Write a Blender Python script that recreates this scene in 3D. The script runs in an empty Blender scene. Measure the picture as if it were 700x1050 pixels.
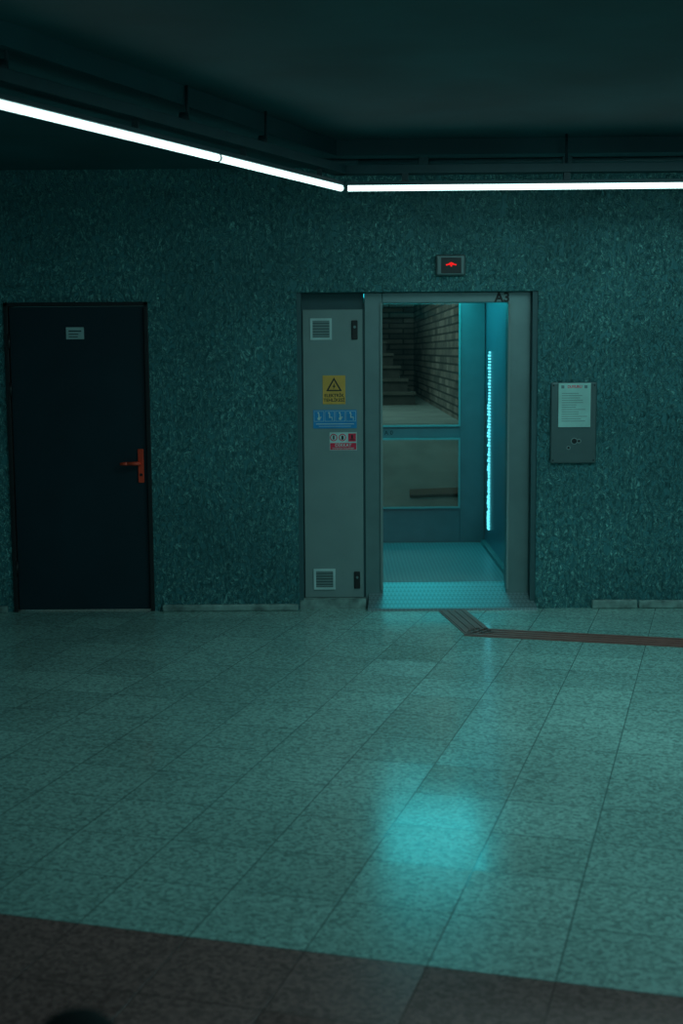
import bpy, bmesh, math, random
from mathutils import Vector, Matrix

S = bpy.context.scene
S.view_settings.view_transform = 'Standard'
S.view_settings.look = 'None'
S.view_settings.exposure = 0.0

# ------------------------------------------------------------------ helpers
def nmat(name):
    m = bpy.data.materials.new(name); m.use_nodes = True
    nt = m.node_tree; b = nt.nodes['Principled BSDF']
    return m, nt, b

def mat(name, col, rough=.5, metal=0., noise=.12, nscale=8, emit=None, estr=0, bump=0., spec=.5):
    m, nt, b = nmat(name)
    N = nt.nodes; L = nt.links
    tc = N.new('ShaderNodeTexCoord')
    no = N.new('ShaderNodeTexNoise'); no.inputs['Scale'].default_value = nscale; no.inputs['Detail'].default_value = 4
    L.new(tc.outputs['Object'], no.inputs['Vector'])
    mr = N.new('ShaderNodeMapRange'); mr.inputs['From Min'].default_value = .3; mr.inputs['From Max'].default_value = .7
    mr.inputs['To Min'].default_value = 1-noise; mr.inputs['To Max'].default_value = 1+noise
    L.new(no.outputs['Fac'], mr.inputs['Value'])
    mx = N.new('ShaderNodeVectorMath'); mx.operation = 'SCALE'
    mx.inputs[0].default_value = col
    L.new(mr.outputs['Result'], mx.inputs['Scale'])
    L.new(mx.outputs['Vector'], b.inputs['Base Color'])
    b.inputs['Roughness'].default_value = rough
    b.inputs['Metallic'].default_value = metal
    b.inputs['Specular IOR Level'].default_value = spec
    if emit:
        b.inputs['Emission Color'].default_value = (*emit, 1); b.inputs['Emission Strength'].default_value = estr
    if bump:
        bp = N.new('ShaderNodeBump'); bp.inputs['Strength'].default_value = bump; bp.inputs['Distance'].default_value = .004
        L.new(no.outputs['Fac'], bp.inputs['Height']); L.new(bp.outputs['Normal'], b.inputs['Normal'])
    return m

def finish(name, bm, mats, parent=None, smooth=False, bevel=0.):
    me = bpy.data.meshes.new(name); bm.to_mesh(me); bm.free()
    ob = bpy.data.objects.new(name, me); S.collection.objects.link(ob)
    for m in (mats if isinstance(mats, (list, tuple)) else [mats]): me.materials.append(m)
    if smooth:
        for p in me.polygons: p.use_smooth = True
    if bevel:
        md = ob.modifiers.new('bevel', 'BEVEL'); md.width = bevel; md.segments = 2; md.limit_method = 'ANGLE'
    if parent: ob.parent = parent
    return ob

def addbox(bm, x0, x1, y0, y1, z0, z1, mi=0):
    r = bmesh.ops.create_cube(bm, size=1)
    for v in r['verts']:
        v.co = Vector(((x0+x1)/2+v.co.x*(x1-x0), (y0+y1)/2+v.co.y*(y1-y0), (z0+z1)/2+v.co.z*(z1-z0)))
    fs = set(f for v in r['verts'] for f in v.link_faces)
    for f in fs: f.material_index = mi
    return r['verts']

def boxes(name, lst, mats, parent=None, bevel=0.):
    bm = bmesh.new()
    for b in lst: addbox(bm, *b)
    return finish(name, bm, mats, parent, bevel=bevel)

def addcyl(bm, p0, p1, r, seg=20, mi=0, r2=None):
    p0 = Vector(p0); p1 = Vector(p1); d = p1-p0
    M = Matrix.Translation((p0+p1)/2) @ d.to_track_quat('Z', 'Y').to_matrix().to_4x4()
    res = bmesh.ops.create_cone(bm, cap_ends=True, segments=seg, radius1=r, radius2=r if r2 is None else r2, depth=d.length, matrix=M)
    fs = set(f for v in res['verts'] for f in v.link_faces)
    for f in fs:
        f.material_index = mi
        if len(f.verts) == 4: f.smooth = True
    return res['verts']

def addprism(bm, pts, z0, z1, mi=0):
    lo = [bm.verts.new((x, y, z0)) for x, y in pts]; hi = [bm.verts.new((x, y, z1)) for x, y in pts]
    n = len(pts); fs = [bm.faces.new(lo[::-1]), bm.faces.new(hi)]
    for i in range(n): fs.append(bm.faces.new((lo[i], lo[(i+1) % n], hi[(i+1) % n], hi[i])))
    for f in fs: f.material_index = mi
    bmesh.ops.recalc_face_normals(bm, faces=bm.faces)

def addbeam(bm, p0, p1, w, h, mi=0):
    p0 = Vector(p0); p1 = Vector(p1); d = (p1-p0); L = d.length
    ang = math.atan2(d.y, d.x)
    M = Matrix.Translation((p0+p1)/2) @ Matrix.Rotation(ang, 4, 'Z')
    r = bmesh.ops.create_cube(bm, size=1)
    for v in r['verts']: v.co = M @ Vector((v.co.x*L, v.co.y*w, v.co.z*h))
    for f in set(f for v in r['verts'] for f in v.link_faces): f.material_index = mi

def empty(name, loc=(0, 0, 0)):
    e = bpy.data.objects.new(name, None); S.collection.objects.link(e); e.empty_display_size = .1
    return e

def text(name, body, size, x, y, z, m, parent, bold=0.):
    cu = bpy.data.curves.new(name, 'FONT'); cu.body = body; cu.size = size; cu.align_x = 'CENTER'; cu.align_y = 'CENTER'
    cu.extrude = .0004; cu.offset = bold
    to = bpy.data.objects.new(name+'_c', cu); S.collection.objects.link(to)
    dg = bpy.context.evaluated_depsgraph_get()
    me = bpy.data.meshes.new_from_object(to.evaluated_get(dg))
    bpy.data.objects.remove(to)
    me.transform(Matrix.Translation((x, y, z)) @ Matrix.Rotation(math.pi/2, 4, 'X'))
    me.materials.clear(); me.materials.append(m)
    ob = bpy.data.objects.new(name, me); S.collection.objects.link(ob)
    ob.parent = parent
    return ob

# ------------------------------------------------------------------ materials
def stucco():
    m, nt, b = nmat('teal_stucco'); N = nt.nodes; L = nt.links
    tc = N.new('ShaderNodeTexCoord')
    mp = N.new('ShaderNodeMapping'); mp.inputs['Scale'].default_value = (1.35, 1, .8)
    L.new(tc.outputs['Object'], mp.inputs['Vector'])
    n1 = N.new('ShaderNodeTexNoise'); n1.inputs['Scale'].default_value = 15; n1.inputs['Detail'].default_value = 3.5
    n1.inputs['Roughness'].default_value = .62; n1.inputs['Distortion'].default_value = 2.0
    L.new(mp.outputs['Vector'], n1.inputs['Vector'])
    sb = N.new('ShaderNodeMath'); sb.operation = 'SUBTRACT'; sb.inputs[1].default_value = .5; L.new(n1.outputs['Fac'], sb.inputs[0])
    ab = N.new('ShaderNodeMath'); ab.operation = 'ABSOLUTE'; L.new(sb.outputs[0], ab.inputs[0])
    rg = N.new('ShaderNodeMapRange'); rg.inputs['From Min'].default_value = 0.01; rg.inputs['From Max'].default_value = .065
    rg.inputs['To Min'].default_value = 1; rg.inputs['To Max'].default_value = 0
    L.new(ab.outputs[0], rg.inputs['Value'])
    n3 = N.new('ShaderNodeTexNoise'); n3.inputs['Scale'].default_value = 32; n3.inputs['Detail'].default_value = 3
    L.new(mp.outputs['Vector'], n3.inputs['Vector'])
    r3 = N.new('ShaderNodeMapRange'); r3.inputs['From Min'].default_value = .42; r3.inputs['From Max'].default_value = .56
    L.new(n3.outputs['Fac'], r3.inputs['Value'])
    rb = N.new('ShaderNodeMath'); rb.operation = 'MULTIPLY'; L.new(rg.outputs['Result'], rb.inputs[0]); L.new(r3.outputs['Result'], rb.inputs[1])
    n2 = N.new('ShaderNodeTexNoise'); n2.inputs['Scale'].default_value = 1.2; n2.inputs['Detail'].default_value = 4
    L.new(tc.outputs['Object'], n2.inputs['Vector'])
    mr = N.new('ShaderNodeMapRange'); mr.inputs['From Min'].default_value = .32; mr.inputs['From Max'].default_value = .68
    mr.inputs['To Min'].default_value = .45; mr.inputs['To Max'].default_value = .9
    L.new(n2.outputs['Fac'], mr.inputs['Value'])
    ml = N.new('ShaderNodeMath'); ml.operation = 'MULTIPLY'
    L.new(rb.outputs[0], ml.inputs[0]); L.new(mr.outputs['Result'], ml.inputs[1])
    mx = N.new('ShaderNodeMix'); mx.data_type = 'RGBA'
    mx.inputs['A'].default_value = (.050, .225, .240, 1); mx.inputs['B'].default_value = (.36, .84, .80, 1)
    L.new(ml.outputs[0], mx.inputs['Factor'])
    md = N.new('ShaderNodeMapRange'); md.inputs['From Min'].default_value = .3; md.inputs['From Max'].default_value = .7
    md.inputs['To Min'].default_value = .86; md.inputs['To Max'].default_value = 1.12; L.new(n2.outputs['Fac'], md.inputs['Value'])
    sc = N.new('ShaderNodeVectorMath'); sc.operation = 'SCALE'
    L.new(mx.outputs['Result'], sc.inputs[0]); L.new(md.outputs['Result'], sc.inputs['Scale'])
    L.new(sc.outputs['Vector'], b.inputs['Base Color'])
    b.inputs['Roughness'].default_value = .65
    hs = N.new('ShaderNodeMath'); hs.operation = 'ADD'; L.new(rg.outputs['Result'], hs.inputs[0]); L.new(n3.outputs['Fac'], hs.inputs[1])
    bp = N.new('ShaderNodeBump'); bp.inputs['Strength'].default_value = 1.0; bp.inputs['Distance'].default_value = .011
    L.new(hs.outputs[0], bp.inputs['Height']); L.new(bp.outputs['Normal'], b.inputs['Normal'])
    return m

TILE = .37
def floor_mat():
    m, nt, b = nmat('terrazzo_tiles'); N = nt.nodes; L = nt.links
    tc = N.new('ShaderNodeTexCoord')
    mp = N.new('ShaderNodeMapping'); mp.vector_type = 'POINT'
    mp.inputs['Rotation'].default_value = (0, 0, math.radians(16))
    L.new(tc.outputs['Object'], mp.inputs['Vector'])
    sx = N.new('ShaderNodeSeparateXYZ'); L.new(mp.outputs['Vector'], sx.inputs['Vector'])
    sh = N.new('ShaderNodeVectorMath'); sh.operation = 'ADD'
    sh.inputs[1].default_value = (-2.07+TILE*30, 5.07+TILE*30, 0)
    L.new(mp.outputs['Vector'], sh.inputs[0])
    br = N.new('ShaderNodeTexBrick'); br.offset = 0; br.squash = 1
    br.inputs['Scale'].default_value = 1; br.inputs['Brick Width'].default_value = TILE; br.inputs['Row Height'].default_value = TILE
    br.inputs['Mortar Size'].default_value = .0028; br.inputs['Mortar Smooth'].default_value = .3
    br.inputs['Color1'].default_value = (0, 0, 0, 1); br.inputs['Color2'].default_value = (1, 1, 1, 1)
    L.new(sh.outputs['Vector'], br.inputs['Vector'])
    vo = N.new('ShaderNodeTexVoronoi'); vo.inputs['Scale'].default_value = 78
    L.new(tc.outputs['Object'], vo.inputs['Vector'])
    ns = N.new('ShaderNodeTexNoise'); ns.inputs['Scale'].default_value = 50; ns.inputs['Detail'].default_value = 5; ns.inputs['Roughness'].default_value = .7
    L.new(tc.outputs['Object'], ns.inputs['Vector'])
    cs = N.new('ShaderNodeSeparateColor'); L.new(vo.outputs['Color'], cs.inputs['Color'])
    ad = N.new('ShaderNodeMath'); ad.operation = 'ADD'
    L.new(cs.outputs['Red'], ad.inputs[0]); L.new(ns.outputs['Fac'], ad.inputs[1])
    mr = N.new('ShaderNodeMapRange'); mr.inputs['From Min'].default_value = .35; mr.inputs['From Max'].default_value = 1.4
    mr.inputs['To Min'].default_value = .55; mr.inputs['To Max'].default_value = 1.35
    L.new(ad.outputs[0], mr.inputs['Value'])
    ng = N.new('ShaderNodeTexNoise'); ng.inputs['Scale'].default_value = .9; ng.inputs['Detail'].default_value = 5
    L.new(tc.outputs['Object'], ng.inputs['Vector'])
    mg = N.new('ShaderNodeMapRange'); mg.inputs['From Min'].default_value = .3; mg.inputs['From Max'].default_value = .7
    mg.inputs['To Min'].default_value = .84; mg.inputs['To Max'].default_value = 1.1
    L.new(ng.outputs['Fac'], mg.inputs['Value'])
    pt = N.new('ShaderNodeSeparateColor'); L.new(br.outputs['Color'], pt.inputs['Color'])
    mt = N.new('ShaderNodeMapRange'); mt.inputs['To Min'].default_value = .92; mt.inputs['To Max'].default_value = 1.06
    L.new(pt.outputs['Red'], mt.inputs['Value'])
    m1 = N.new('ShaderNodeMath'); m1.operation = 'MULTIPLY'; L.new(mr.outputs['Result'], m1.inputs[0]); L.new(mg.outputs['Result'], m1.inputs[1])
    m2 = N.new('ShaderNodeMath'); m2.operation = 'MULTIPLY'; L.new(m1.outputs[0], m2.inputs[0]); L.new(mt.outputs['Result'], m2.inputs[1])
    lt = N.new('ShaderNodeMath'); lt.operation = 'LESS_THAN'; lt.inputs[1].default_value = -5.07
    L.new(sx.outputs['Y'], lt.inputs[0])
    base = N.new('ShaderNodeMix'); base.data_type = 'RGBA'
    base.inputs['A'].default_value = (.30, .51, .46, 1); base.inputs['B'].default_value = (.26, .140, .130, 1)
    L.new(lt.outputs[0], base.inputs['Factor'])
    sc = N.new('ShaderNodeVectorMath'); sc.operation = 'SCALE'
    L.new(base.outputs['Result'], sc.inputs[0]); L.new(m2.outputs[0], sc.inputs['Scale'])
    gm = N.new('ShaderNodeVectorMath'); gm.operation = 'SCALE'; gm.inputs['Scale'].default_value = .40
    L.new(base.outputs['Result'], gm.inputs[0])
    fm = N.new('ShaderNodeMix'); fm.data_type = 'RGBA'; L.new(gm.outputs['Vector'], fm.inputs['B'])
    L.new(br.outputs['Fac'], fm.inputs['Factor']); L.new(sc.outputs['Vector'], fm.inputs['A'])
    L.new(fm.outputs['Result'], b.inputs['Base Color'])
    rr = N.new('ShaderNodeMapRange'); rr.inputs['To Min'].default_value = .10; rr.inputs['To Max'].default_value = .25
    L.new(pt.outputs['Red'], rr.inputs['Value'])
    L.new(rr.outputs['Result'], b.inputs['Roughness'])
    b.inputs['IOR'].default_value = 1.58
    bp = N.new('ShaderNodeBump'); bp.inputs['Strength'].default_value = .07; bp.inputs['Distance'].default_value = .002
    L.new(ns.outputs['Fac'], bp.inputs['Height'])
    bp2 = N.new('ShaderNodeBump'); bp2.invert = True; bp2.inputs['Strength'].default_value = .4; bp2.inputs['Distance'].default_value = .002
    L.new(br.outputs['Fac'], bp2.inputs['Height']); L.new(bp.outputs['Normal'], bp2.inputs['Normal'])
    L.new(bp2.outputs['Normal'], b.inputs['Normal'])
    return m

def brick_mat():
    m, nt, b = nmat('old_brick'); N = nt.nodes; L = nt.links
    tc = N.new('ShaderNodeTexCoord')
    sx = N.new('ShaderNodeSeparateXYZ'); L.new(tc.outputs['Object'], sx.inputs['Vector'])
    cx = N.new('ShaderNodeCombineXYZ')
    ad = N.new('ShaderNodeMath'); ad.operation = 'ADD'
    L.new(sx.outputs['Y'], ad.inputs[0]); L.new(sx.outputs['X'], ad.inputs[1])
    L.new(ad.outputs[0], cx.inputs['X']); L.new(sx.outputs['Z'], cx.inputs['Y'])
    br = N.new('ShaderNodeTexBrick'); br.inputs['Scale'].default_value = 1
    br.inputs['Brick Width'].default_value = .46; br.inputs['Row Height'].default_value = .085
    br.inputs['Mortar Size'].default_value = .011; br.inputs['Color1'].default_value = (.44, .34, .28, 1)
    br.inputs['Color2'].default_value = (.17, .15, .13, 1); br.inputs['Mortar'].default_value = (.05, .055, .05, 1)
    L.new(cx.outputs['Vector'], br.inputs['Vector'])
    no = N.new('ShaderNodeTexNoise'); no.inputs['Scale'].default_value = 3; L.new(tc.outputs['Object'], no.inputs['Vector'])
    mr = N.new('ShaderNodeMapRange'); mr.inputs['To Min'].default_value = .3; mr.inputs['To Max'].default_value = 1.7; L.new(no.outputs['Fac'], mr.inputs['Value'])
    sc = N.new('ShaderNodeVectorMath'); sc.operation = 'SCALE'; L.new(br.outputs['Color'], sc.inputs[0]); L.new(mr.outputs['Result'], sc.inputs['Scale'])
    L.new(sc.outputs['Vector'], b.inputs['Base Color'])
    b.inputs['Roughness'].default_value = .85
    bp = N.new('ShaderNodeBump'); bp.invert = True; bp.inputs['Distance'].default_value = .01
    L.new(br.outputs['Fac'], bp.inputs['Height']); L.new(bp.outputs['Normal'], b.inputs['Normal'])
    return m

def checker_plate():
    m, nt, b = nmat('ribbed_metal_plate'); N = nt.nodes; L = nt.links
    tc = N.new('ShaderNodeTexCoord')
    mp = N.new('ShaderNodeMapping'); mp.inputs['Rotation'].default_value = (0, 0, math.radians(45))
    L.new(tc.outputs['Object'], mp.inputs['Vector'])
    ck = N.new('ShaderNodeTexChecker'); ck.inputs['Scale'].default_value = 52
    L.new(mp.outputs['Vector'], ck.inputs['Vector'])
    mx = N.new('ShaderNodeMix'); mx.data_type = 'RGBA'
    mx.inputs['A'].default_value = (.16, .25, .26, 1); mx.inputs['B'].default_value = (.24, .35, .36, 1)
    L.new(ck.outputs['Fac'], mx.inputs['Factor']); L.new(mx.outputs['Result'], b.inputs['Base Color'])
    b.inputs['Roughness'].default_value = .4; b.inputs['Metallic'].default_value = .3
    bp = N.new('ShaderNodeBump'); bp.inputs['Strength'].default_value = .25; bp.inputs['Distance'].default_value = .002
    L.new(ck.outputs['Fac'], bp.inputs['Height']); L.new(bp.outputs['Normal'], b.inputs['Normal'])
    return m

def glass_mat():
    m = bpy.data.materials.new('tinted_glass'); m.use_nodes = True; nt = m.node_tree; N = nt.nodes; L = nt.links
    N.clear(); o = N.new('ShaderNodeOutputMaterial')
    t = N.new('ShaderNodeBsdfTransparent'); t.inputs['Color'].default_value = (.70, .82, .80, 1)
    g = N.new('ShaderNodeBsdfGlossy'); g.inputs['Roughness'].default_value = .05
    fr = N.new('ShaderNodeFresnel'); fr.inputs['IOR'].default_value = 1.5
    mx = N.new('ShaderNodeMixShader'); L.new(fr.outputs[0], mx.inputs[0]); L.new(t.outputs[0], mx.inputs[1]); L.new(g.outputs[0], mx.inputs[2])
    L.new(mx.outputs[0], o.inputs['Surface'])
    return m

def emis(name, col, st):
    m = bpy.data.materials.new(name); m.use_nodes = True; nt = m.node_tree; N = nt.nodes; L = nt.links
    N.clear(); o = N.new('ShaderNodeOutputMaterial'); e = N.new('ShaderNodeEmission')
    e.inputs['Color'].default_value = (*col, 1); e.inputs['Strength'].default_value = st
    L.new(e.outputs[0], o.inputs['Surface']); return m

M_wall = stucco(); M_floor = floor_mat(); M_brick = brick_mat(); M_plate = checker_plate(); M_glass = glass_mat()
M_ceil = mat('dark_ceiling_panels', (.024, .105, .118), .6, noise=.25, nscale=1.5, bump=.1)
M_duct = mat('black_cable_duct', (.018, .070, .080), .5)
M_black = mat('black_plastic', (.01, .014, .016), .45)
M_hang = mat('dark_hanger_paint', (.016, .050, .058), .5)
M_led = emis('led_tube', (.66, 1.0, .98), 2.4)
M_leaf = mat('dark_navy_steel', (.012, .034, .046), .55, noise=.1, nscale=3, spec=.3)
M_dframe = mat('door_frame_paint', (.016, .016, .018), .4)
M_orange = mat('orange_plastic', (1.0, .075, .03), .35)
M_grey = mat('grey_powdercoat', (.25, .34, .33), .45, noise=.06, nscale=4)
M_greyd = mat('dark_grey_powdercoat', (.05, .13, .14), .5, noise=.06)
M_steel = mat('brushed_steel', (.19, .28, .28), .4, .5, noise=.08, nscale=6)
M_psteel = mat('dull_panel_steel', (.11, .17, .17), .4, .5, noise=.08, nscale=6)
M_steeld = mat('lift_door_steel', (.19, .19, .20), .45, .3, noise=.06)
M_cab = mat('lift_cabin_panel', (.13, .23, .28), .28, .3, noise=.06)
M_cled = emis('cyan_led_strip', (.12, .80, .95), 1.5)
M_cceil = emis('cyan_lift_ceiling_light', (.03, .74, .82), 4.0)
M_white = mat('white_label', (.62, .80, .78), .5)
M_vent = mat('vent_plastic', (.42, .56, .55), .5)
M_paper = mat('notice_paper', (.46, .76, .70), .6)
M_yellow = mat('yellow_sign_paint', (.90, .47, .09), .45)
M_blue = mat('blue_sign_paint', (.02, .32, .70), .45)
M_red = mat('red_sign_paint', (.95, .03, .08), .45)
M_ink = mat('black_ink', (.02, .02, .02), .5)
M_base = mat('concrete_skirting', (.26, .38, .35), .8, noise=.45, nscale=14, bump=.3)
M_tact = mat('brown_tactile_rubber', (.27, .12, .10), .6)
M_redled = emis('red_led', (1.0, .02, .02), 1.0)
M_conc = mat('grey_concrete', (.27, .31, .28), .8, noise=.2, nscale=3)
M_brown = mat('brown_kerb', (.16, .10, .07), .8)
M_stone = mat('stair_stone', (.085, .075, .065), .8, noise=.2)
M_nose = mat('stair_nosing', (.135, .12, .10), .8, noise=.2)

# ------------------------------------------------------------------ room shell
boxes('floor', [(-6, 6, -12, .3, -.12, 0)], M_floor)
boxes('wall_back', [(-6, -2.25, 0, .3, 0, 3.2), (-2.25, -1.285, 0, .3, 2.1, 3.2), (-1.285, -.292, 0, .3, 0, 3.2),
                    (-.292, 1.325, 0, .3, 2.155, 3.2), (1.325, 6, 0, .3, 0, 3.2)], M_wall)
bm = bmesh.new()
addbox(bm, -6, 6, -12, .3, 3.06, 3.2)
addprism(bm, [(-.015, -.55), (6, -.72), (6, 0), (-6, 0), (-6, -12), (-4.9, -12)], 2.965, 3.06)
addbox(bm, -4.2, 6, -5.2, -5.0, 3.0, 3.06)
finish('ceiling', bm, M_ceil)
boxes('baseboard_back', [(-1.23, -.30, -.035, 0, 0, .045), (1.71, 2.02, -.04, 0, 0, .06), (2.03, 3.2, -.04, 0, 0, .055), (3.2, 6, -.04, 0, 0, .06), (-6, -2.29, -.035, 0, 0, .045)],
      M_base, bevel=.01)

# ------------------------------------------------------------------ LED fixtures on suspended track
A = Vector((.014, -.70, 2.75)); dirL = (Vector((-1.35, -3.54, 0))-Vector((.014, -.70, 0))).normalized()
def tube(bm, p0, p1):
    d = (Vector(p1)-Vector(p0)).normalized()
    p0 = Vector(p0); p1 = Vector(p1)
    addcyl(bm, p0+d*.004, p1-d*.004, .0185, 20, 0)
    addcyl(bm, p0-d*.002, p0+d*.008, .0195, 20, 1); addcyl(bm, p1-d*.008, p1+d*.002, .0195, 20, 1)
    up = Vector((0, 0, .026))
    addbeam(bm, p0+up, p1+up, .05, .022, 2)
e = empty('linear_led_light')
Lp = [A, A+dirL*1.46, A+dirL*3.3, A+dirL*5.2, A+dirL*7.0]
bm = bmesh.new()
for i in range(4): tube(bm, Lp[i], Lp[i+1])
finish('tubes_side', bm, [M_led, M_black, M_duct], e)
Rp = [A+Vector((.03, 0, 0)), Vector((2.4, -.74, 2.75)), Vector((4.8, -.78, 2.75))]
bm = bmesh.new()
for i in range(2): tube(bm, Rp[i], Rp[i+1])
finish('tubes_front', bm, [M_led, M_black, M_duct], e)
bm = bmesh.new()
up = Vector((0, 0, .105))
addbeam(bm, Lp[0]+up, Lp[4]+up, .10, .05); addbeam(bm, Lp[0]+up+Vector((-.04, 0, 0)), Rp[2]+up, .10, .05)
finish('duct', bm, M_duct, e)
bm = bmesh.new()
for k in (.95, 1.75, 3.1, 4.6, 6.0):
    p = A+dirL*k
    addcyl(bm, p+Vector((0, 0, .13)), p+Vector((0, 0, .31)), .008)
    addcyl(bm, p+Vector((-.02, 0, .13)), p+Vector((-.02, 0, .18)), .030, r2=.020)
for k in (.3, 1.2, 2.2, 3.4, 4.6):
    p = A+dirL*k; addbox(bm, p.x-.015, p.x+.015, p.y-.02, p.y+.02, 2.785, 2.84)
for x in (1.38, 3.2):
    addcyl(bm, (x, -.72, 2.88), (x, -.72, 3.06), .008)
for x in (.4, 1.38, 2.3, 3.2, 4.2): addbox(bm, x-.02, x+.02, -.755, -.715, 2.785, 2.84)
finish('hangers', bm, M_hang, e)
c2 = empty('ceiling_conduit')
bm = bmesh.new()
addcyl(bm, (.1, -.40, 2.946), (6, -.5, 2.946), .018); addcyl(bm, (.1, -.22, 2.95), (6, -.26, 2.95), .014)
addcyl(bm, (-.15, -.45, 2.946), (-2.6, -5.7, 2.946), .018); addcyl(bm, (-.15, -.45, 2.946), (.12, -.40, 2.946), .018)
for x in (.5, 1.4, 2.3, 3.4): addbox(bm, x, x+.06, -.46, -.20, 2.925, 2.966)
addcyl(bm, (1.55, -.33, 2.938), (1.85, -.34, 2.938), .028)
finish('pipes', bm, M_duct, c2)

# ------------------------------------------------------------------ metal door (left)
d = empty('door_1')
boxes('frame', [(-2.25, -2.222, -.012, .12, 0, 2.1), (-1.313, -1.285, -.012, .12, 0, 2.1), (-2.25, -1.285, -.012, .12, 2.075, 2.1)], M_dframe, d, bevel=.003)
boxes('leaf', [(-2.218, -1.317, .012, .06, .012, 2.071)], M_leaf, d, bevel=.003)
bm = bmesh.new()
for z in (1.84, 1.52, .3): addcyl(bm, (-2.222, -.002, z-.05), (-2.222, -.002, z+.05), .011)
finish('hinges', bm, M_dframe, d)
boxes('nameplate', [(-1.838, -1.718, .006, .012, 1.855, 1.935)], M_vent, d, bevel=.002)
boxes('nameplate_print', [(-1.82, -1.735, .005, .0065, 1.905, 1.913), (-1.82, -1.755, .005, .0065, 1.885, 1.891), (-1.82, -1.76, .005, .0065, 1.868, 1.873)], M_leaf, d)
boxes('handle_plate', [(-1.378, -1.337, .0, .012, .885, 1.115)], M_orange, d, bevel=.006)
bm = bmesh.new()
addcyl(bm, (-1.357, .004, 1.02), (-1.357, -.05, 1.02), .012)
addcyl(bm, (-1.352, -.048, 1.02), (-1.44, -.052, 1.02), .0125); addcyl(bm, (-1.44, -.052, 1.02), (-1.49, -.045, 1.017), .0125, r2=.010)
finish('handle_lever', bm, M_orange, d)
bm = bmesh.new(); addcyl(bm, (-1.357, .002, .94), (-1.357, -.004, .94), .010)
finish('key_cylinder', bm, M_black, d)

# ------------------------------------------------------------------ platform lift
ZF = .15
l = empty('platform_lift')
boxes('recess_lining', [(-.292, -.262, .02, .3, .065, 2.155), (1.29, 1.325, .015, .3, 0, 2.155), (-.29, .16, .14, .30, 2.048, 2.155)], M_greyd, l)
boxes('door_frame', [(.163, .285, .10, .22, 0, 2.155), (1.135, 1.29, .10, .22, 0, 2.155), (.285, 1.135, .10, .22, 2.085, 2.155)], M_steel, l, bevel=.004)
boxes('frame_inner_trim', [(.268, .285, .085, .10, .12, 2.085), (1.135, 1.15, .085, .10, .12, 2.085)], M_grey, l, bevel=.002)
text('door_label', 'A3', .088, 1.095, .0965, 2.114, M_ink, l, .003)
boxes('cabin_floor', [(-.10, 1.21, .22, 2.16, .0, ZF)], M_plate, l)
boxes('cabin_walls', [(1.21, 1.25, .22, 2.3, 0, 2.3), (-.14, -.10, .22, 2.3, 0, 2.3)], M_cab, l)
boxes('cabin_top', [(-.14, 1.25, .22, 2.3, 2.225, 2.3)], M_greyd, l)
boxes('cabin_ceiling_light', [(.12, 1.12, .72, 2.12, 2.20, 2.225)], M_cceil, l)
bm = bmesh.new()
random.seed(5)
for i in range(58):
    z = .30+i*.0252
    w = random.uniform(.35, 1)
    addbox(bm, 1.200, 1.21, 1.80, 1.80+.14*w, z, z+.016)
finish('cabin_led_strip', bm, M_cled, l)
boxes('cabin_kick_rail', [(1.17, 1.21, .5, 2.1, ZF, ZF+.03)], M_steel, l)
boxes('rear_door', [(1.0, 1.205, 2.17, 2.23, ZF, 2.225), (-.10, .08, 2.17, 2.23, ZF, 2.225), (.08, 1.0, 2.17, 2.23, ZF, .44),
                    (.08, 1.0, 2.17, 2.23, 1.035, 1.13), (.08, 1.0, 2.17, 2.23, 2.18, 2.225)], M_steeld, l, bevel=.004)
boxes('rear_door_beads', [(.985, 1.0, 2.155, 2.17, .44, 1.035), (.985, 1.0, 2.155, 2.17, 1.13, 2.18), (.08, .985, 2.155, 2.17, .44, .455), (.08, .985, 2.155, 2.17, 1.02, 1.035),
                          (.08, .985, 2.155, 2.17, 1.13, 1.145)], M_grey, l)
boxes('rear_door_glass', [(.08, 1.0, 2.195, 2.203, .44, 1.035), (.08, 1.0, 2.195, 2.203, 1.13, 2.18)], M_glass, l)
text('rear_door_label', 'A 0', .05, .40, 2.167, 1.08, M_ink, l)
bm = bmesh.new()
vs = [bm.verts.new(c) for c in [(.172, -.06, 0), (1.335, -.06, 0), (1.285, .215, .001), (.2, .215, .001), (.2, .215, ZF), (1.285, .215, ZF), (1.33, -.055, .015), (.175, -.055, .015)]]
for f in [(0, 1, 6, 7), (7, 6, 5, 4), (0, 7, 4, 3), (1, 2, 5, 6), (3, 4, 5, 2), (0, 3, 2, 1)]: bm.faces.new([vs[i] for i in f])
bmesh.ops.recalc_face_normals(bm, faces=bm.faces)
finish('entry_ramp', bm, M_plate, l)
boxes('plinth', [(-.29, .165, .03, .3, 0, .065)], M_base, l)

# cabinet
c = empty('control_cabinet')
boxes('cabinet_body', [(-.262, .163, .115, .3, .065, 2.05)], M_greyd, c)
boxes('cabinet_door', [(-.255, .150, .095, .115, .068, 2.043)], M_grey, c, bevel=.004)
def vent(name, x0, x1, z0, z1):
    y = .095; t = .016
    lst = [(x0, x1, y-.008, y, z1-t, z1), (x0, x1, y-.008, y, z0, z0+t), (x0, x0+t, y-.008, y, z0+t, z1-t), (x1-t, x1, y-.008, y, z0+t, z1-t)]
    boxes(name, lst, M_white, c)
    lst = []; n = 6
    for i in range(n):
        zz = z0+t+(z1-z0-2*t)*(i+.3)/n
        lst.append((x0+t, x1-t, y-.006, y, zz, zz+.010))
    boxes(name+'_louvres', lst, M_grey, c)
    boxes(name+'_back', [(x0+t, x1-t, y-.001, y+.001, z0+t, z1-t)], M_psteel, c)
vent('vent_upper', -.203, -.057, 1.84, 1.985)
vent('vent_lower', -.195, -.045, .125, .27)
boxes('lock_upper', [(.076, .118, .083, .095, 1.84, 1.97)], M_ink, c, bevel=.006)
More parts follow.
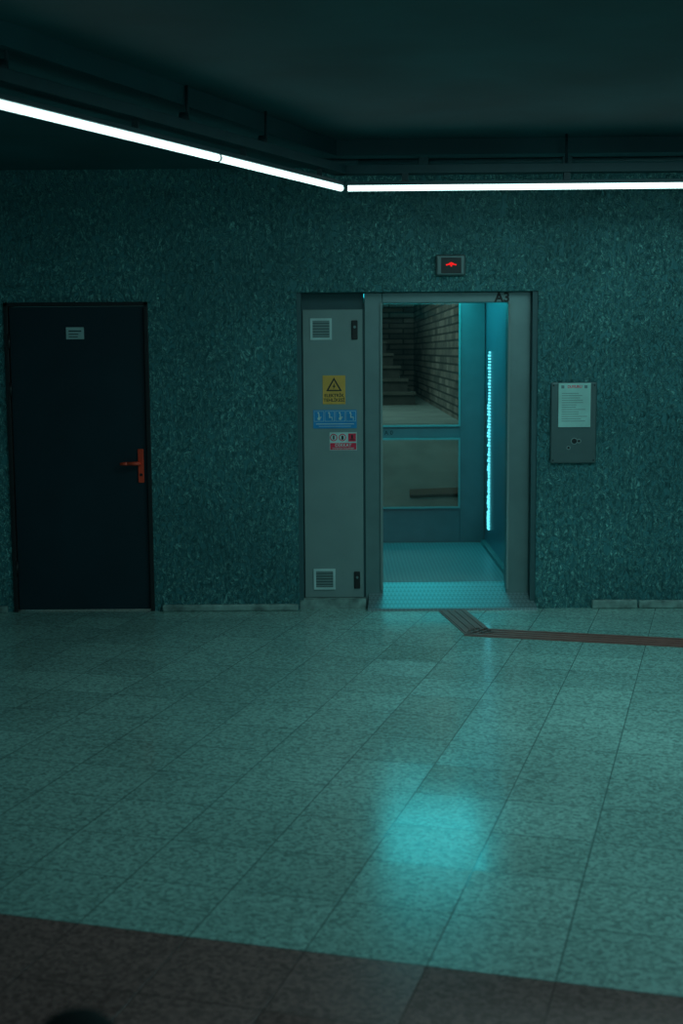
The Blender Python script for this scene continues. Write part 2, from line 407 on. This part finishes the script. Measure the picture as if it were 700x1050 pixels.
boxes('lock_lower', [(.084, .126, .083, .095, .13, .25)], M_ink, c, bevel=.006)
bm = bmesh.new()
for x, z in ((.097, 1.925), (.105, .21)): addcyl(bm, (x, .085, z), (x, .078, z), .009)
finish('lock_cylinders', bm, M_steel, c)

# stickers
w = empty('electrical_warning_sign'); y = .0945
boxes('plate', [(-.122, .032, y-.003, y, 1.405, 1.60)], M_yellow, w)
def tri(name, cx, cz, r, yy, m, par):
    bm = bmesh.new(); vs = []
    for k in range(3):
        a = math.pi/2+k*2*math.pi/3
        vs.append((cx+r*math.cos(a), cz+r*math.sin(a)))
    lo = [bm.verts.new((x, yy, z)) for x, z in vs]; hi = [bm.verts.new((x, yy-.001, z)) for x, z in vs]
    bm.faces.new(lo); bm.faces.new(hi[::-1])
    for i in range(3): bm.faces.new((lo[i], lo[(i+1) % 3], hi[(i+1) % 3], hi[i]))
    bmesh.ops.recalc_face_normals(bm, faces=bm.faces)
    finish(name, bm, m, par)
tri('triangle', -.045, 1.525, .062, y-.003, M_ink, w); tri('triangle_inner', -.045, 1.524, .043, y-.0042, M_yellow, w)
bm = bmesh.new()
pts = [(-.040, 1.552), (-.055, 1.522), (-.046, 1.522), (-.052, 1.505), (-.034, 1.530), (-.043, 1.530)]
vs = [bm.verts.new((x, y-.0062, z)) for x, z in pts]; bm.faces.new(vs); finish('bolt', bm, M_ink, w)
text('line_1', 'ELEKTRİK', .030, -.045, y-.0035, 1.463, M_ink, w, .0006)
text('line_2', 'TEHLİKESİ', .030, -.045, y-.0035, 1.432, M_ink, w, .0006)

a = empty('accessibility_sign')
boxes('plate', [(-.188, .108, y-.003, y, 1.24, 1.366)], M_blue, a)
lst = []
for i in range(4):
    x0 = -.182+i*.0725
    lst += [(x0, x0+.066, y-.0035, y-.003, 1.288, 1.290), (x0, x0+.066, y-.0035, y-.003, 1.356, 1.358), (x0, x0+.002, y-.0035, y-.003, 1.288, 1.358), (x0+.064, x0+.066, y-.0035, y-.003, 1.288, 1.358)]
lst += [(-.17, .09, y-.0035, y-.003, 1.268, 1.273), (-.15, .07, y-.0035, y-.003, 1.253, 1.256)]
boxes('borders', lst, M_white, a)
bm = bmesh.new()
for i in range(4):
    cx = -.149+i*.0725; yy = y-.0038
    addcyl(bm, (cx-.004, yy+.0008, 1.346), (cx-.004, yy, 1.346), .006, 12)
    addbeam(bm, (cx-.004, yy+.0003, 1.326), (cx+.004, yy+.0003, 1.326), .0008, .028)
    addbeam(bm, (cx, yy+.0003, 1.316), (cx+.017, yy+.0003, 1.316), .0008, .006)
    if i % 2 == 0: addcyl(bm, (cx, yy+.0008, 1.307), (cx, yy, 1.307), .010, 12)
    else: addbeam(bm, (cx+.015, yy+.0003, 1.306), (cx+.019, yy+.0003, 1.306), .0008, .022)
finish('pictograms', bm, M_white, a)

f = empty('prohibition_sign')
boxes('plate', [(-.078, .108, y-.003, y, 1.09, 1.213)], M_white, f)
boxes('red_panel', [(-.074, .104, y-.004, y-.003, 1.094, 1.140), (.050, .102, y-.004, y-.003, 1.150, 1.205)], M_red, f)
text('text', 'DİKKAT', .030, .015, y-.0045, 1.124, M_white, f, .0005)
text('text_2', 'YANGINDA KULLANMA', .014, .015, y-.0045, 1.103, M_white, f, .0003)
bm = bmesh.new()
for cx in (-.050, .010):
    n = 28
    for k in range(n):
        a0 = 2*math.pi*k/n; a1 = 2*math.pi*(k+1)/n
        q = [(cx+rr*math.cos(t), 1.178+rr*math.sin(t)) for rr, t in ((.025, a0), (.025, a1), (.019, a1), (.019, a0))]
        bm.faces.new([bm.verts.new((x, y-.0036, z)) for x, z in q])
finish('red_rings', bm, M_red, f)
boxes('figures', [(-.055, -.045, y-.004, y-.003, 1.165, 1.192), (.003, .017, y-.004, y-.003, 1.163, 1.190), (.060, .092, y-.005, y-.004, 1.160, 1.166), (.070, .082, y-.005, y-.004, 1.170, 1.196)], [M_ink], f)

# ------------------------------------------------------------------ indicator
i_ = empty('lift_floor_indicator')
boxes('housing', [(.638, .835, -.035, 0, 2.256, 2.396)], M_psteel, i_, bevel=.012)
boxes('screen', [(.672, .806, -.038, -.034, 2.272, 2.375)], M_black, i_, bevel=.002)
bm = bmesh.new()
for dx, dz in [(0, 0), (0, 1), (0, -1), (-1, .6), (1, .6), (-2, 0), (2, 0), (-1, 0), (1, 0), (-3, -.3), (3, -.3)]:
    addbox(bm, .739+dx*.010-.005, .739+dx*.010+.005, -.040, -.038, 2.330+dz*.010-.004, 2.330+dz*.010+.004)
finish('red_arrow', bm, M_redled, i_)

# ------------------------------------------------------------------ call panel + notice
p = empty('lift_call_panel')
boxes('plate', [(1.412, 1.722, -.025, 0, 1.00, 1.545)], M_psteel, p, bevel=.008)
bm = bmesh.new()
for x, z, r in ((1.573, 1.150, .017), (1.535, 1.105, .008), (1.605, 1.150, .009)):
    addcyl(bm, (x, -.024, z), (x, -.027, z), r+.006, 24, 0)
    addcyl(bm, (x, -.026, z), (x, -.029, z), r, 24, 1)
for x in (1.43, 1.704):
    for z in (1.02, 1.525): addcyl(bm, (x, -.024, z), (x, -.028, z), .006, 12, 1)
finish('buttons', bm, [M_grey, M_black], p)
n = empty('notice_sheet')
boxes('paper', [(1.462, 1.678, -.035, -.0292, 1.245, 1.54)], M_paper, n)
lst = []
random.seed(3)
for k in range(13):
    z = 1.470-k*.0155
    lst.append((1.484, 1.484+.172*random.uniform(.55, 1), -.0355, -.035, z, z+.0034))
lst += [(1.48, 1.500, -.0355, -.035, 1.505, 1.525), (1.635, 1.655, -.0355, -.035, 1.505, 1.525)]
boxes('print', lst, M_steel, n)
text('heading', 'DUYURU', .024, 1.57, -.0355, 1.515, M_red, n, .0005)

# ------------------------------------------------------------------ tactile strip
def tactile(bm, p0, p1, w):
    p0 = Vector((*p0, .002)); p1 = Vector((*p1, .002)); d = (p1-p0).normalized(); nn = Vector((-d.y, d.x, 0))
    addbeam(bm, p0, p1, w, .004)
    k = 4
    for i in range(k):
        o = nn*((i-(k-1)/2)*w/k)+Vector((0, 0, .0035))
        addbeam(bm, p0+o, p1+o, w/k*.5, .005)
bm = bmesh.new()
tactile(bm, (.75, -.07), (.862, -.85), .19)
tactile(bm, (.79, -.76), (5.2, -2.02), .24)
finish('tactile_guide_strip', bm, M_tact)

# ------------------------------------------------------------------ bollard in the foreground
bm = bmesh.new()
addcyl(bm, (-.351, -7.36, 0), (-.351, -7.36, .02), .11, 32)
addcyl(bm, (-.351, -7.36, .02), (-.351, -7.36, .86), .045, 32)
prof = [(.052, .855), (.054, .872), (.050, .888), (.038, .900), (.020, .907)]
N_ = 32; rings = []
for r, z in prof:
    rings.append([bm.verts.new((-.351+r*math.cos(2*math.pi*k/N_), -7.36+r*math.sin(2*math.pi*k/N_), z)) for k in range(N_)])
top = bm.verts.new((-.351, -7.36, .909))
bm.faces.new(rings[0][::-1])
for i in range(len(rings)-1):
    for k in range(N_): bm.faces.new((rings[i][k], rings[i][(k+1) % N_], rings[i+1][(k+1) % N_], rings[i+1][k])).smooth = True
for k in range(N_): bm.faces.new((rings[-1][k], rings[-1][(k+1) % N_], top)).smooth = True
finish('queue_post', bm, mat('matt_black_rubber', (.008, .012, .013), .75, spec=.2))

# ------------------------------------------------------------------ outside area behind the lift
bm = bmesh.new()
vs = [bm.verts.new(q) for q in [(-3, 2.3, .1), (1.2, 2.3, .1), (1.2, 4.2, 1.05), (-3, 4.2, 1.05)]]; bm.faces.new(vs)
addbox(bm, -3, 1.2, 4.2, 14, .9, 1.05)
finish('ground_outside', bm, M_conc)
# brown kerb strip laid across the slope
bm = bmesh.new()
def slope(yv): return .1+(yv-2.3)*.5
pts = []
for (x, ya, yb) in ((.62, 2.98, 3.07), (1.19, 3.00, 3.10)):
    for yv in (ya, yb):
        pts.append((x, yv, slope(yv)-.01)); pts.append((x, yv, slope(yv)+.025))
vs = [bm.verts.new(q) for q in pts]
for q in [(0, 4, 5, 1), (2, 3, 7, 6), (1, 5, 7, 3), (0, 2, 6, 4), (0, 1, 3, 2), (4, 6, 7, 5)]: bm.faces.new([vs[i] for i in q])
bmesh.ops.recalc_face_normals(bm, faces=bm.faces)
finish('ramp_kerb', bm, M_brown)
boxes('brick_wall', [(1.2, 1.6, 2.5, 14, 0, 5)], M_brick)
boxes('wall_outside_far', [(-3, 1.2, 13, 13.3, 1.05, 5)], M_brick)
bm = bmesh.new()
for i in range(9):
    xr = .98-i*.085; y0 = 8.6+i*.28
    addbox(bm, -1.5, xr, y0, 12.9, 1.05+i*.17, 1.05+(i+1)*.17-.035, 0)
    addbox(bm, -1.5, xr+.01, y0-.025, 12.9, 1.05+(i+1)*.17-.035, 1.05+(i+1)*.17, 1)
finish('stone_stairs', bm, [M_stone, M_nose])

# ------------------------------------------------------------------ lights
def area(name, loc, rot, sx, sy, col, en):
    li = bpy.data.lights.new(name, 'AREA'); li.shape = 'RECTANGLE'; li.size = sx; li.size_y = sy; li.color = col; li.energy = en
    o = bpy.data.objects.new(name, li); o.location = loc; o.rotation_euler = rot; S.collection.objects.link(o); return o
area('hall_fill', (1.7, -2.8, 2.94), (0, 0, 0), 2.2, 2.6, (.50, .98, 1.0), 37)  # added overhead fill for floor and wall, no fixture hangs here
area('rear_fill', (2.0, -9.5, 2.9), (math.radians(30), 0, 0), 3.0, 2.0, (.50, .98, 1.0), 52)  # unseen fill added behind the camera, tilted toward the back wall
area('courtyard_fill', (-.4, 6.0, 4.2), (0, 0, 0), 2.5, 4, (.72, 1.0, .96), 66)  # fill added to brighten the brick, stairs and slope, stands for no lamp

wd = bpy.data.worlds.new('world'); S.world = wd; wd.use_nodes = True
wd.node_tree.nodes['Background'].inputs['Color'].default_value = (.07, .52, .59, 1)
wd.node_tree.nodes['Background'].inputs['Strength'].default_value = .10

# ------------------------------------------------------------------ camera
cd = bpy.data.cameras.new('camera'); cam = bpy.data.objects.new('camera', cd); S.collection.objects.link(cam)
cd.sensor_fit = 'VERTICAL'; cd.sensor_height = 36; cd.lens = 1365/1050*36
pitch = math.atan(165/1365)
R = Matrix.Rotation(math.pi/2-pitch, 4, 'X') @ Matrix.Rotation(math.radians(-.4), 4, 'Z')
cam.matrix_world = Matrix.Translation((0, -9.0, 1.764)) @ R
cd.dof.use_dof = True; cd.dof.focus_distance = 9.0; cd.dof.aperture_fstop = 2.8
S.camera = cam
